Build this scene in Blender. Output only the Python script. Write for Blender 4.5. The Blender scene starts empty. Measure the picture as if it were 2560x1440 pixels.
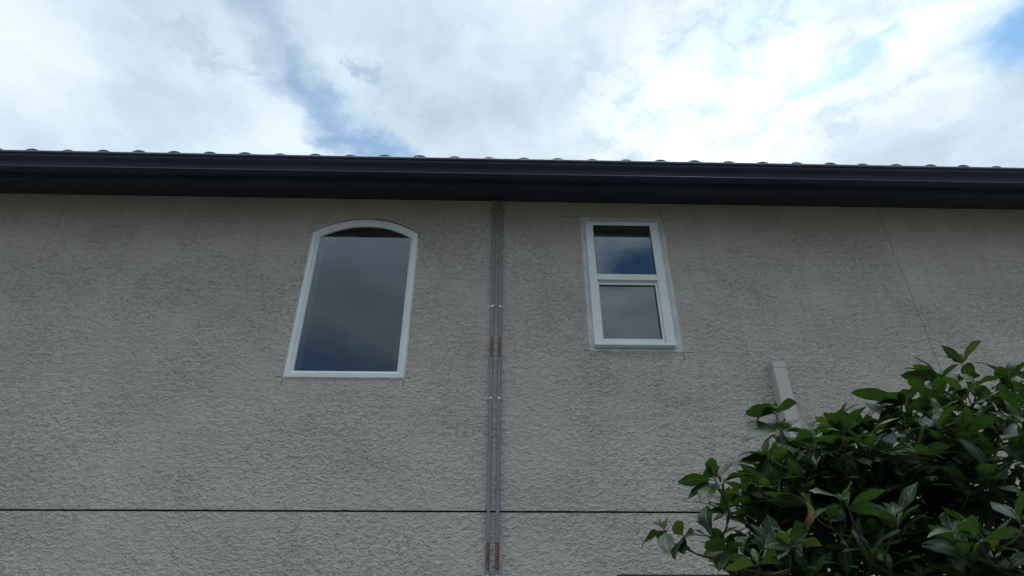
import bpy, bmesh, math, random
import numpy as np
from mathutils import Vector, Matrix, noise
R = math.radians
scene = bpy.context.scene
COL = scene.collection

# ------------------------------------------------------------------ camera
cam_data = bpy.data.cameras.new('camera')
cam_data.sensor_width = 36.0
cam_data.lens = 19.69
cam_data.clip_end = 2000.0
cam_data.clip_start = 0.05
camera = bpy.data.objects.new('camera', cam_data)
COL.objects.link(camera)
camera.location = (0.0, 0.0, 1.6)
camera.rotation_euler = (R(90 + 29.33), 0.0, R(-1.466))
scene.camera = camera

# ------------------------------------------------------------------ node helpers
class NT:
    def __init__(self, tree):
        self.t = tree; self.n = tree.nodes; self.l = tree.links
    def new(self, typ, **kw):
        nd = self.n.new(typ)
        for k, v in kw.items(): setattr(nd, k, v)
        return nd
    def put(self, sock, v):
        if isinstance(v, bpy.types.NodeSocket): self.l.new(v, sock)
        else: sock.default_value = v
    def math(self, op, a, b=None, c=None, clamp=False):
        nd = self.new('ShaderNodeMath', operation=op, use_clamp=clamp)
        self.put(nd.inputs[0], a)
        if b is not None: self.put(nd.inputs[1], b)
        if c is not None: self.put(nd.inputs[2], c)
        return nd.outputs[0]
    def vec(self, op, a, b=None, scale=None):
        nd = self.new('ShaderNodeVectorMath', operation=op)
        self.put(nd.inputs[0], a)
        if b is not None: self.put(nd.inputs[1], b)
        if scale is not None: self.put(nd.inputs['Scale'], scale)
        return nd.outputs['Value'] if op in ('LENGTH', 'DOT_PRODUCT', 'DISTANCE') else nd.outputs[0]
    def noise(self, vec, scale, detail=3.0, rough=0.5, dist=0.0, color=False, lac=2.0):
        nd = self.new('ShaderNodeTexNoise')
        self.put(nd.inputs['Vector'], vec); self.put(nd.inputs['Scale'], scale)
        nd.inputs['Detail'].default_value = detail; nd.inputs['Roughness'].default_value = rough
        nd.inputs['Lacunarity'].default_value = lac
        nd.inputs['Distortion'].default_value = dist
        return nd.outputs['Color' if color else 'Fac']
    def smooth(self, x, a, b, lo=0.0, hi=1.0):
        nd = self.new('ShaderNodeMapRange', interpolation_type='SMOOTHSTEP')
        self.put(nd.inputs[0], x); self.put(nd.inputs[1], a); self.put(nd.inputs[2], b)
        self.put(nd.inputs[3], lo); self.put(nd.inputs[4], hi)
        return nd.outputs[0]
    def mix(self, f, a, b, blend='MIX'):
        nd = self.new('ShaderNodeMix', data_type='RGBA', blend_type=blend)
        self.put(nd.inputs['Factor'], f); self.put(nd.inputs[6], a); self.put(nd.inputs[7], b)
        return nd.outputs[2]
    def comb(self, x, y, z):
        nd = self.new('ShaderNodeCombineXYZ')
        self.put(nd.inputs[0], x); self.put(nd.inputs[1], y); self.put(nd.inputs[2], z)
        return nd.outputs[0]
    def sep(self, v):
        nd = self.new('ShaderNodeSeparateXYZ'); self.put(nd.inputs[0], v)
        return nd.outputs[0], nd.outputs[1], nd.outputs[2]

def C4(r, g, b): return (r, g, b, 1.0)

# ------------------------------------------------------------------ world: broken cloud over blue sky
SUN_EL, SUN_AZ = 49.0, 30.0          # azimuth measured from +Y (behind the house) towards +X
world = bpy.data.worlds.new('World'); scene.world = world; world.use_nodes = True
w = NT(world.node_tree); w.n.clear()
sky = w.new('ShaderNodeTexSky', sky_type='NISHITA')
sky.sun_disc = False
sky.sun_elevation = R(SUN_EL); sky.sun_rotation = R(SUN_AZ)
sky.air_density = 1.0; sky.dust_density = 0.6; sky.ozone_density = 2.0
tc = w.new('ShaderNodeTexCoord')
D = w.vec('NORMALIZE', tc.outputs['Generated'])
dx, dy, dz = w.sep(D)
zc = w.math('MAXIMUM', dz, 0.04)
u = w.math('DIVIDE', dx, zc); v = w.math('DIVIDE', dy, zc)
P = w.comb(u, v, 0.0)
wob = w.vec('SCALE', w.vec('SUBTRACT', w.noise(P, 6.0, 5.0, 0.6, color=True), (0.5, 0.5, 0.5)), scale=0.26)
P2 = w.vec('ADD', P, wob)
def seg(p, a, b):
    """distance from p to the segment a-b on the cloud layer"""
    a3, b3 = (a[0], a[1], 0.0), (b[0] - a[0], b[1] - a[1], 0.0)
    L2 = b3[0] ** 2 + b3[1] ** 2
    pa = w.vec('SUBTRACT', p, a3)
    h = w.math('DIVIDE', w.vec('DOT_PRODUCT', pa, b3), L2, clamp=True)
    return w.vec('LENGTH', w.vec('SUBTRACT', pa, w.vec('SCALE', b3, scale=h)))
def blob(p, c, r0, r1):
    return w.smooth(w.vec('DISTANCE', p, (c[0], c[1], 0.0)), r1, r0)
def mx(*a):
    o = a[0]
    for k in a[1:]: o = w.math('MAXIMUM', o, k)
    return o
flat = w.vec('MULTIPLY', P2, (1.0, 1.0, 0.0))
# openings in the cloud layer
gap = mx(
    w.math('MULTIPLY', w.smooth(seg(flat, (-0.50, 0.60), (-0.455, 0.84)), 0.085, 0.0), 0.38),
    w.math('MULTIPLY', w.smooth(seg(flat, (-0.455, 0.84), (-0.36, 1.05)), 0.10, 0.0), 0.66),
    w.math('MULTIPLY', w.smooth(seg(flat, (-0.40, 1.02), (-0.28, 1.09)), 0.10, 0.0), 0.75),
    w.math('MULTIPLY', w.smooth(seg(flat, (0.79, 0.70), (0.66, 0.92)), 0.045, 0.0), 0.62),
    w.math('MULTIPLY', w.smooth(seg(flat, (0.66, 0.92), (0.60, 1.00)), 0.05, 0.0), 0.6),
    blob(flat, (1.08, 0.67), 0.05, 0.19),
    w.math('MULTIPLY', blob(flat, (0.46, 0.82), 0.0, 0.16), 0.40),
    w.math('MULTIPLY', blob(flat, (0.42, 0.98), 0.0, 0.12), 0.40),
    w.math('MULTIPLY', blob(flat, (0.55, 0.60), 0.0, 0.20), 0.35),
    # in front of the house, seen only in the panes
    w.math('MULTIPLY', blob(flat, (0.50, -1.60), 0.05, 0.24), 1.0),
    w.math('MULTIPLY', blob(flat, (-1.20, -2.75), 0.15, 0.95), 0.9),
)
big = w.noise(P, 1.3, 4.0, 0.5)
gap = mx(gap, w.math('MULTIPLY', w.smooth(w.noise(P2, 0.9, 3.0, 0.55), 0.60, 0.74), w.smooth(v, -0.2, 0.35, 1.0, 0.0)))
fl = w.smooth(w.noise(P2, 5.5, 7.0, 0.62), 0.47, 0.34)
gap = mx(gap, w.math('MULTIPLY', w.math('MULTIPLY', fl, blob(P, (0.58, 0.84), 0.10, 0.42)), 0.62),
         w.math('MULTIPLY', w.math('MULTIPLY', fl, blob(P, (-0.42, 0.82), 0.05, 0.34)), 0.45))
cover = w.math('SUBTRACT', 1.0, gap, clamp=True)
# cloud brightness: soft grey bases, very bright near the hidden sun
n1 = w.noise(P2, 2.3, 6.0, 0.52)
n2 = w.noise(P2, 9.0, 6.0, 0.62)
soft = w.smooth(n1, 0.30, 0.70)
glow = mx(blob(P, (0.52, 0.92), 0.02, 0.50), w.math('MULTIPLY', blob(P, (0.75, 0.80), 0.0, 0.45), 0.5))
bright = w.math('ADD', w.math('MULTIPLY', soft, 0.20), w.math('MULTIPLY', glow, w.smooth(n2, 0.30, 0.62, 0.04, 0.40)))
grey = mx(w.math('MULTIPLY', blob(P, (-0.08, 0.88), 0.0, 0.30), 0.09), w.math('MULTIPLY', blob(P, (-0.75, 0.66), 0.0, 0.30), 0.07))
lum = w.math('SUBTRACT', w.math('ADD', bright, 0.535), grey)
front = w.smooth(v, 0.2, -0.6)                     # the cloud away from the sun is duller
lum = w.math('MULTIPLY', lum, w.smooth(dz, 0.10, 0.62, 0.28, 1.03))      # overcast: low sky duller
lum = w.math('ADD', lum, w.math('MULTIPLY', w.smooth(dz, 0.84, 0.97), 4.0))  # unseen zenith brightness added to darken the wall under the eave
cloud_col = w.mix(w.smooth(lum, 0.5, 1.0), C4(0.82, 1.0, 1.14), C4(0.91, 1.0, 1.07))
cloud = w.vec('SCALE', cloud_col, scale=w.math('MULTIPLY', lum, 10.0))
blue = w.vec('MULTIPLY', sky.outputs[0], (0.66, 1.0, 1.10))
colr = w.mix(cover, blue, cloud)
bg = w.new('ShaderNodeBackground'); w.put(bg.inputs['Color'], colr); bg.inputs['Strength'].default_value = 0.1
wo = w.new('ShaderNodeOutputWorld'); w.l.new(bg.outputs[0], wo.inputs['Surface'])

# ------------------------------------------------------------------ sun, veiled by cloud behind the house
sl = bpy.data.lights.new('sun', 'SUN'); sl.energy = 1.0; sl.angle = R(12); sl.color = (1.0, 0.96, 0.9)
sun = bpy.data.objects.new('sun', sl); COL.objects.link(sun)
sd = Vector((math.sin(R(SUN_AZ)) * math.cos(R(SUN_EL)), math.cos(R(SUN_AZ)) * math.cos(R(SUN_EL)), math.sin(R(SUN_EL))))
sun.rotation_euler = sd.to_track_quat('Z', 'Y').to_euler()

scene.view_settings.view_transform = 'Standard'
scene.view_settings.look = 'None'
scene.view_settings.exposure = 0.38
scene.view_settings.gamma = 1.0
scene.render.engine = 'CYCLES'

# ------------------------------------------------------------------ materials
def mat(name, col, rough=0.7, spec=0.5, metal=0.0):
    m = bpy.data.materials.new(name); m.use_nodes = True
    b = m.node_tree.nodes['Principled BSDF']
    b.inputs['Base Color'].default_value = C4(*col)
    b.inputs['Roughness'].default_value = rough
    b.inputs['Specular IOR Level'].default_value = spec
    b.inputs['Metallic'].default_value = metal
    return m
def ntm(m):
    q = NT(m.node_tree)
    return q, q.n['Principled BSDF'], q.new('ShaderNodeTexCoord').outputs['Object']
def vary(m, col_a, col_b, scale, detail=4.0, rough_a=None, rough_b=None, bump=0.0, bscale=60.0, lo=0.35, hi=0.65):
    q, b, o = ntm(m)
    n = q.smooth(q.noise(o, scale, detail, 0.6), lo, hi)
    q.put(b.inputs['Base Color'], q.mix(n, C4(*col_a), C4(*col_b)))
    if rough_a is not None: q.put(b.inputs['Roughness'], q.smooth(n, 0, 1, rough_a, rough_b))
    if bump:
        bp = q.new('ShaderNodeBump'); bp.inputs['Strength'].default_value = 1.0
        bp.inputs['Distance'].default_value = bump
        q.put(bp.inputs['Height'], q.noise(o, bscale, 3.0, 0.5)); q.put(b.inputs['Normal'], bp.outputs[0])
    return m

def stucco_material():
    m = mat('stucco', (0.42, 0.40, 0.375), 0.92, 0.2)
    q, b, o = ntm(m)
    x, y, z = q.sep(o)
    # troweled lace: overlapping scales whose ragged lower edges stand proud
    def scales(k, a1, a2, seed):
        os_ = q.vec('ADD', o, seed)
        n_a = q.noise(q.vec('MULTIPLY', os_, (12.5, 0.0, 15.5)), 1.0, 2.0, 0.5)
        n_b = q.noise(q.vec('MULTIPLY', os_, (35.0, 0.0, 40.0)), 1.0, 3.0, 0.55)
        ph = q.math('ADD', q.math('MULTIPLY', z, k), q.math('ADD', q.math('MULTIPLY', n_a, a1), q.math('MULTIPLY', n_b, a2)))
        f = q.math('FRACT', ph)
        saw = q.math('MINIMUM', q.math('SUBTRACT', 1.0, f), q.math('MULTIPLY', f, 4.5))
        amp = q.smooth(q.noise(q.vec('MULTIPLY', os_, (22.0, 0.0, 27.0)), 1.0, 3.0, 0.6), 0.40, 0.58, 0.08, 1.0)
        return q.math('MULTIPLY', saw, amp)
    isl = scales(15.0, 3.1, 2.1, (0.0, 0.0, 0.0))
    isl2 = scales(28.0, 4.2, 2.8, (3.7, 0.0, 9.1))
    sand = q.noise(o, 260.0, 2.0, 0.5)
    # how heavily the coat was laid on: smoother patches near the joint and around the cut-in windows
    heavy = q.smooth(q.noise(o, 1.7, 3.0, 0.55), 0.36, 0.60, 0.55, 1.0)
    joint = q.math('MULTIPLY', q.smooth(x, 3.45, 3.62), q.smooth(z, 3.6, 4.2))
    joint = q.math('MULTIPLY', joint, q.smooth(x, 5.0, 4.2))
    topband = q.smooth(z, 4.35, 4.85)
    heavy = q.math('MULTIPLY', heavy, q.math('SUBTRACT', 1.0, q.math('MULTIPLY', joint, 0.40)))
    heavy = q.math('MULTIPLY', heavy, q.math('SUBTRACT', 1.0, q.math('MULTIPLY', topband, 0.45)))
    h = q.math('ADD', q.math('MULTIPLY', isl, 0.62), q.math('MULTIPLY', isl2, 0.38))
    h = q.math('ADD', q.math('MULTIPLY', h, heavy), q.math('MULTIPLY', sand, 0.10))
    und = q.noise(o, 3.5, 2.0, 0.5)
    h = q.math('ADD', h, q.math('MULTIPLY', und, 0.9))
    bp = q.new('ShaderNodeBump'); bp.inputs['Strength'].default_value = 1.0
    bp.inputs['Distance'].default_value = 0.018
    q.put(bp.inputs['Height'], h); q.put(b.inputs['Normal'], bp.outputs[0])
    # paint: slight tone drift, faint rain streaks and dust
    a = q.smooth(q.noise(q.vec('MULTIPLY', q.vec('ADD', o, q.vec('MULTIPLY', q.comb(z, 0.0, x), (0.5, 0.0, 0.25))), (1.0, 1.0, 1.5)), 1.5, 6.0, 0.62), 0.34, 0.66)
    c = q.mix(a, C4(0.488, 0.437, 0.402), C4(0.552, 0.494, 0.456))
    st = q.noise(q.vec('MULTIPLY', o, (9.0, 1.0, 0.7)), 1.0, 4.0, 0.6)
    c = q.mix(q.math('MULTIPLY', q.smooth(st, 0.5, 0.75), 0.20), c, C4(0.26, 0.25, 0.235))
    c = q.mix(q.math('MULTIPLY', q.smooth(q.noise(o, 5.0, 5.0, 0.65), 0.52, 0.75), 0.16), c, C4(0.52, 0.50, 0.47))
    q.put(b.inputs['Base Color'], c)
    return m

M = {}
M['stucco'] = stucco_material()
M['patch'] = vary(mat('window_caulk', (0.6, 0.58, 0.55), 0.8), (0.56, 0.55, 0.53), (0.74, 0.75, 0.75), 9.0, bump=0.004, bscale=45)
M['patch_dark'] = vary(mat('cut_stucco_edge', (0.2, 0.17, 0.14), 0.95, 0.1), (0.07, 0.055, 0.045), (0.20, 0.175, 0.155), 16.0, bump=0.006, bscale=50)
M['vinyl'] = vary(mat('white_vinyl', (0.78, 0.80, 0.82), 0.38, 0.5), (0.74, 0.77, 0.80), (0.80, 0.82, 0.84), 3.0)
M['jamb'] = mat('jamb', (0.80, 0.81, 0.82), 0.6)
M['flange'] = vary(mat('flange', (0.60, 0.61, 0.62), 0.55), (0.52, 0.525, 0.53), (0.64, 0.655, 0.67), 6.0)
M['screen'] = mat('dark_gasket', (0.02, 0.02, 0.022), 0.6)
M['bronze'] = mat('bronze_frame', (0.035, 0.032, 0.034), 0.45)
M['soffit'] = vary(mat('soffit_paint', (0.03, 0.028, 0.028), 0.6, 0.4), (0.018, 0.025, 0.044), (0.026, 0.034, 0.056), 1.5)
M['gutter'] = vary(mat('gutter_paint', (0.05, 0.05, 0.06), 0.42, 0.35), (0.020, 0.028, 0.060), (0.027, 0.036, 0.072), 0.9, rough_a=0.36, rough_b=0.5)
M['tile'] = vary(mat('roof_tile', (0.16, 0.16, 0.17), 0.85, 0.3), (0.10, 0.115, 0.15), (0.20, 0.21, 0.25), 5.0, bump=0.004, bscale=70)
M['pvc'] = vary(mat('grey_pvc', (0.22, 0.25, 0.28), 0.5, 0.4), (0.200, 0.220, 0.250), (0.250, 0.268, 0.295), 4.0, rough_a=0.42, rough_b=0.6)
M['steel'] = mat('galvanised_steel', (0.66, 0.68, 0.70), 0.42, 0.5, 0.9)
M['label'] = mat('maroon_label', (0.085, 0.010, 0.018), 0.45)
M['lettering'] = mat('label_lettering', (0.62, 0.47, 0.49), 0.5)
M['print'] = mat('printed_ink', (0.03, 0.03, 0.035), 0.6)
M['duct'] = vary(mat('duct_paint', (0.47, 0.445, 0.42), 0.62, 0.4), (0.50, 0.47, 0.44), (0.56, 0.53, 0.495), 3.0, bump=0.001, bscale=40)
M['groove'] = mat('joint_shadow_gap', (0.02, 0.019, 0.018), 0.9, 0.1)
M['joint'] = mat('joint_sealant', (0.17, 0.165, 0.155), 0.9, 0.1)
M['cut'] = mat('saw_kerf', (0.03, 0.028, 0.026), 0.9, 0.1)
M['drywall'] = mat('interior_drywall', (0.30, 0.29, 0.28), 0.9)
M['ground'] = vary(mat('ground', (0.14, 0.14, 0.13), 0.95, 0.2), (0.06, 0.065, 0.045), (0.11, 0.105, 0.09), 0.7, bump=0.02, bscale=12)
M['bark'] = vary(mat('bark', (0.05, 0.04, 0.03), 0.85, 0.2), (0.035, 0.028, 0.020), (0.075, 0.062, 0.045), 40.0, bump=0.003, bscale=120)

def glass_material(name, tint, boost, refl):
    m = bpy.data.materials.new(name); m.use_nodes = True
    q = NT(m.node_tree); q.n.clear()
    o = q.new('ShaderNodeTexCoord').outputs['Object']
    fr = q.new('ShaderNodeFresnel'); fr.inputs['IOR'].default_value = 1.5
    g = q.new('ShaderNodeBsdfGlossy'); g.inputs['Roughness'].default_value = 0.015
    g.inputs['Color'].default_value = C4(*refl)
    t = q.new('ShaderNodeBsdfTransparent'); t.inputs['Color'].default_value = C4(*tint)
    bp = q.new('ShaderNodeBump'); bp.inputs['Distance'].default_value = 0.0006
    q.put(bp.inputs['Height'], q.noise(o, 2.2, 2.0, 0.4)); q.put(g.inputs['Normal'], bp.outputs[0])
    # four surfaces of the sealed double pane
    f = q.math('MULTIPLY', fr.outputs[0], boost, clamp=True)
    mxs = q.new('ShaderNodeMixShader'); q.put(mxs.inputs[0], f)
    q.l.new(t.outputs[0], mxs.inputs[1]); q.l.new(g.outputs[0], mxs.inputs[2])
    out = q.new('ShaderNodeOutputMaterial'); q.l.new(mxs.outputs[0], out.inputs['Surface'])
    return m
M['glass'] = glass_material('window_glass', (0.80, 0.86, 0.86), 2.7, (0.80, 0.90, 1.0))
M['glass_blue'] = glass_material('coated_glass', (0.80, 0.86, 0.86), 4.0, (0.80, 0.94, 1.0))
M['glass_screen'] = glass_material('screened_glass', (0.70, 0.72, 0.74), 3.7, (0.96, 0.97, 0.97))

def leaf_material():
    m = bpy.data.materials.new('leaf'); m.use_nodes = True
    q = NT(m.node_tree); b = q.n['Principled BSDF']
    uv = q.new('ShaderNodeTexCoord').outputs['UV']
    ux, vy, _ = q.sep(uv)
    at = q.new('ShaderNodeAttribute', attribute_name='tone')
    tone, young, _ = q.sep(at.outputs['Color'])
    geo = q.new('ShaderNodeNewGeometry')
    across = q.math('ABSOLUTE', q.math('SUBTRACT', ux, 0.5))
    mid = q.smooth(across, 0.035, 0.012)
    vein = q.math('SINE', q.math('MULTIPLY', q.math('SUBTRACT', vy, q.math('MULTIPLY', across, 0.55)), 56.0))
    vn = q.smooth(vein, 0.86, 1.0)
    dark = q.mix(tone, C4(0.007, 0.022, 0.010), C4(0.015, 0.039, 0.017))
    dark = q.mix(young, dark, C4(0.050, 0.085, 0.022))
    under = q.mix(tone, C4(0.026, 0.042, 0.022), C4(0.050, 0.070, 0.036))
    under = q.mix(young, under, C4(0.12, 0.17, 0.05))
    col = q.mix(geo.outputs['Backfacing'], dark, under)
    col = q.mix(q.math('MULTIPLY', mid, 0.55), col, C4(0.17, 0.22, 0.09))
    col = q.mix(q.math('MULTIPLY', vn, 0.09), col, C4(0.13, 0.19, 0.08))
    blot = q.smooth(q.noise(uv, 6.0, 4.0, 0.6), 0.35, 0.7, 0.78, 1.15)
    col = q.vec('SCALE', col, scale=blot)
    q.put(b.inputs['Base Color'], col)
    q.put(b.inputs['Roughness'], q.mix(geo.outputs['Backfacing'], C4(0.42, 0.42, 0.42), C4(0.7, 0.7, 0.7)))
    b.inputs['Specular IOR Level'].default_value = 0.20
    bp = q.new('ShaderNodeBump'); bp.inputs['Distance'].default_value = 0.0012
    q.put(bp.inputs['Height'], q.math('ADD', q.math('MULTIPLY', vein, 0.12), q.math('MULTIPLY', q.noise(uv, 9.0, 2.0), 1.2)))
    q.put(b.inputs['Normal'], bp.outputs[0])
    tr = q.new('ShaderNodeBsdfTranslucent')
    q.put(tr.inputs['Color'], q.mix(young, C4(0.042, 0.110, 0.010), C4(0.12, 0.165, 0.015)))
    add = q.new('ShaderNodeMixShader'); add.inputs[0].default_value = 0.22
    q.l.new(b.outputs[0], add.inputs[1]); q.l.new(tr.outputs[0], add.inputs[2])
    q.l.new(add.outputs[0], q.n['Material Output'].inputs['Surface'])
    return m
M['leaf'] = leaf_material()
M['dead_leaf'] = vary(mat('dead_leaf', (0.3, 0.17, 0.06), 0.8), (0.10, 0.06, 0.03), (0.24, 0.15, 0.07), 30.0)

# ------------------------------------------------------------------ mesh helpers
class MB:
    def __init__(self): self.v = []; self.f = []; self.mi = []
    def add(self, vs, fs):
        k = len(self.v); self.v += [tuple(p) for p in vs]; self.f += [tuple(i + k for i in f) for f in fs]
    def box(self, x0, x1, y0, y1, z0, z1):
        vs = [(x, y, z) for x in (x0, x1) for y in (y0, y1) for z in (z0, z1)]
        self.add(vs, [(0, 1, 3, 2), (4, 6, 7, 5), (0, 4, 5, 1), (2, 3, 7, 6), (0, 2, 6, 4), (1, 5, 7, 3)])
    def tube(self, pts, rad, n=8, caps=True):
        pts = [Vector(p) for p in pts]
        rads = rad if isinstance(rad, (list, tuple)) else [rad] * len(pts)
        up = Vector((0.31, 0.17, 0.93)); vs = []; fs = []
        if abs((pts[-1] - pts[0]).normalized().dot(up.normalized())) > 0.9: up = Vector((1, 0.1, 0))
        for i, p in enumerate(pts):
            d = (pts[min(i + 1, len(pts) - 1)] - pts[max(i - 1, 0)]).normalized()
            a = d.cross(up).normalized(); b2 = d.cross(a)
            for k in range(n):
                t = 2 * math.pi * k / n
                vs.append(p + (a * math.cos(t) + b2 * math.sin(t)) * rads[i])
        for i in range(len(pts) - 1):
            for k in range(n):
                fs.append((i * n + k, i * n + (k + 1) % n, (i + 1) * n + (k + 1) % n, (i + 1) * n + k))
        if caps:
            fs.append(tuple(range(n - 1, -1, -1))); fs.append(tuple((len(pts) - 1) * n + k for k in range(n)))
        self.add(vs, fs)
    def build(self, name, material, parent=None, smooth=False, bevel=0.0, fix=True, angle=None):
        me = bpy.data.meshes.new(name); me.from_pydata(self.v, [], self.f)
        if fix:
            bm = bmesh.new(); bm.from_mesh(me); bmesh.ops.recalc_face_normals(bm, faces=bm.faces)
            if bevel:
                bmesh.ops.bevel(bm, geom=[e for e in bm.edges if e.calc_face_angle(0) > 0.5], offset=bevel, segments=2, affect='EDGES', profile=0.6)
            bm.to_mesh(me); bm.free()
        if smooth:
            me.polygons.foreach_set('use_smooth', [True] * len(me.polygons))
            if angle: me.set_sharp_from_angle(angle=angle)
        me.materials.append(material); me.update()
        o = bpy.data.objects.new(name, me); COL.objects.link(o)
        if parent is not None: o.parent = parent
        return o
def empty(name, loc):
    o = bpy.data.objects.new(name, None); COL.objects.link(o); o.location = loc
    return o
def under(parent, child):
    """parent, keeping the mesh (built in world metres) where it is"""
    child.parent = parent
    base = parent
    off = Vector((0, 0, 0))
    while base is not None: off += base.location; base = base.parent
    child.location = -off
    return child
def tag(o, label=None, cat=None, group=None, kind=None):
    if label: o['label'] = label
    if cat: o['category'] = cat
    if group: o['group'] = group
    if kind: o['kind'] = kind
    return o
rnd = random.Random(11)

# ------------------------------------------------------------------ ground
WY = 4.2                                   # wall face
g = MB(); g.add([(-400, -400, 0), (400, -400, 0), (400, 400, 0), (-400, 400, 0)], [(0, 1, 2, 3)])
tag(g.build('ground', M['ground']), kind='structure')

# ------------------------------------------------------------------ outlines of the two upstairs windows
def arch_outline(x0, x1, z0, cx, cz, r, n=28):
    def f(t):
        a, b, c = x0 + t, x1 - t, z0 + t
        rr = r - t
        s0 = cz + math.sqrt(max(rr * rr - (a - cx) ** 2, 0)); s1 = cz + math.sqrt(max(rr * rr - (b - cx) ** 2, 0))
        th0 = math.atan2(s0 - cz, a - cx); th1 = math.atan2(s1 - cz, b - cx)
        pts = []
        for i in range(n): pts.append((a + (b - a) * i / n, c))                    # sill, left to right
        for i in range(n): pts.append((b, c + (s1 - c) * i / n))
        for i in range(n): 
            th = th1 + (th0 - th1) * i / n; pts.append((cx + rr * math.cos(th), cz + rr * math.sin(th)))
        for i in range(n): pts.append((a, s0 + (c - s0) * i / n))
        return pts
    return f
def rect_outline(x0, x1, z0, z1, n=12):
    def f(t, tt=None, tb=None):
        a, b, c, d = x0 + t, x1 - t, z0 + t, z1 - t
        pts = []
        for i in range(n): pts.append((a + (b - a) * i / n, c))
        for i in range(n): pts.append((b, c + (d - c) * i / n))
        for i in range(n): pts.append((b + (a - b) * i / n, d))
        for i in range(n): pts.append((a, d + (c - d) * i / n))
        return pts
    return f
def loft(rings, mb=None, close=False):
    """rings: list of (points, y); quads between consecutive rings"""
    mb = mb or MB(); n = len(rings[0][0]); vs = []; fs = []
    for pts, y in rings:
        for i, p in enumerate(pts): vs.append((p[0], y if not isinstance(y, list) else y[i], p[1]))
    m = len(rings)
    for k in range(m if close else m - 1):
        k2 = (k + 1) % m
        for i in range(n):
            j = (i + 1) % n; fs.append((k * n + i, k * n + j, k2 * n + j, k2 * n + i))
    mb.add(vs, fs); return mb
def ragged(pts, cx, cz, amt, seed, bias=0.0):
    out = []
    for i, (x, z) in enumerate(pts):
        d = amt * (noise.noise((x * 14, z * 14, seed)) + 0.6 * noise.noise((x * 45, z * 45, seed + 3)) * (1.6 if amt > .006 else 1)) + bias
        L = math.hypot(x - cx, z - cz); out.append((x + (x - cx) / L * d, z + (z - cz) / L * d))
    return out

A_X0, A_X1, A_Z0, A_CX, A_CZ, A_R = -1.679, -0.742, 3.134, -1.2105, 3.852, 0.802
arch = arch_outline(A_X0, A_X1, A_Z0, A_CX, A_CZ, A_R)
R_X0, R_X1, R_Z0, R_Z1 = 0.745, 1.501, 3.384, 4.713
rect = rect_outline(R_X0, R_X1, R_Z0, R_Z1)
L_X0, L_X1, L_Z0, L_Z1 = 0.818, 2.12, 0.80, 1.7615            # lower window, its head just in view
low = rect_outline(L_X0, L_X1, L_Z0, L_Z1)

# ------------------------------------------------------------------ house
house = empty('house', (0.0, WY, 0.0))
tag(house, 'two-storey house with greige lace stucco wall under dark eaves and tiled roof', 'house')
HX = 7.5
def wall_sheet(z0, z1, holes, y0, thick, edge_seed, jag_bottom=0.0, jag_top=0.0):
    bm = bmesh.new()
    def loop(pts):
        vs = [bm.verts.new((p[0], y0, p[1])) for p in pts]
        return [bm.edges.new((vs[i], vs[(i + 1) % len(vs)])) for i in range(len(vs))]
    n = 420; outer = []
    for i in range(n):
        x = -HX + 2 * HX * i / (n - 1)
        outer.append((x, z0 + jag_bottom * (noise.noise((x * 9, edge_seed, 0)) + .5 * noise.noise((x * 30, edge_seed, 2)))))
    for i in range(n):
        x = HX - 2 * HX * i / (n - 1)
        outer.append((x, z1 + jag_top * (noise.noise((x * 8, edge_seed, 5)) + .5 * noise.noise((x * 27, edge_seed, 7)))))
    es = loop(outer)
    for h in holes: es += loop(h)
    bmesh.ops.triangle_fill(bm, edges=es, use_beauty=True, use_dissolve=False)
    ext = bmesh.ops.extrude_face_region(bm, geom=bm.faces[:])
    for e in ext['geom']:
        if isinstance(e, bmesh.types.BMVert): e.co.y += thick
    bmesh.ops.recalc_face_normals(bm, faces=bm.faces)
    me = bpy.data.meshes.new('wall'); bm.to_mesh(me); bm.free(); me.materials.append(M['stucco'])
    o = bpy.data.objects.new('wall', me); COL.objects.link(o); return o
hole_a = ragged(arch(-0.006), A_CX, 3.9, 0.003, 1.0)
# the stucco above the arch was cut back further and more roughly
nn = 28
for i in range(2 * nn, 3 * nn + 1):
    x, z = hole_a[i]; k = math.sin(math.pi * (i - 2 * nn) / nn) ** 0.5 if i < 3 * nn else 0
    j = 0.013 * k + 0.007 * noise.noise((x * 22, 0, 4)) + 0.004 * noise.noise((x * 70, 0, 4)); L = math.hypot(x - A_CX, z - A_CZ)
    hole_a[i] = (x + (x - A_CX) / L * j, z + (z - A_CZ) / L * j)
hole_r = ragged(rect(-0.004), 1.12, 4.05, 0.002, 6.0)
GROOVE = 2.157
under(house, wall_sheet(GROOVE + 0.007, 4.905, [hole_a, hole_r], WY, 0.16, 3.0, jag_bottom=0.0016))
under(house, wall_sheet(0.0, GROOVE - 0.005, [low(-0.004)], WY + 0.004, 0.16, 9.0, jag_top=0.0012))
mb = MB(); mb.box(-HX, HX, WY + 0.016, WY + 0.15, GROOVE - 0.006, GROOVE + 0.009)
under(house, mb.build('shadow_gap', M['groove']))
# end and back walls
mb = MB(); mb.box(-HX, -HX + 0.16, WY + 0.166, 12.0, 0.0, 4.905); mb.box(HX - 0.16, HX, WY + 0.166, 12.0, 0.0, 4.905)
mb.box(-HX + 0.162, HX - 0.162, 11.84, 12.0, 0.0, 4.905)
under(house, mb.build('wall', M['stucco']))
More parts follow.
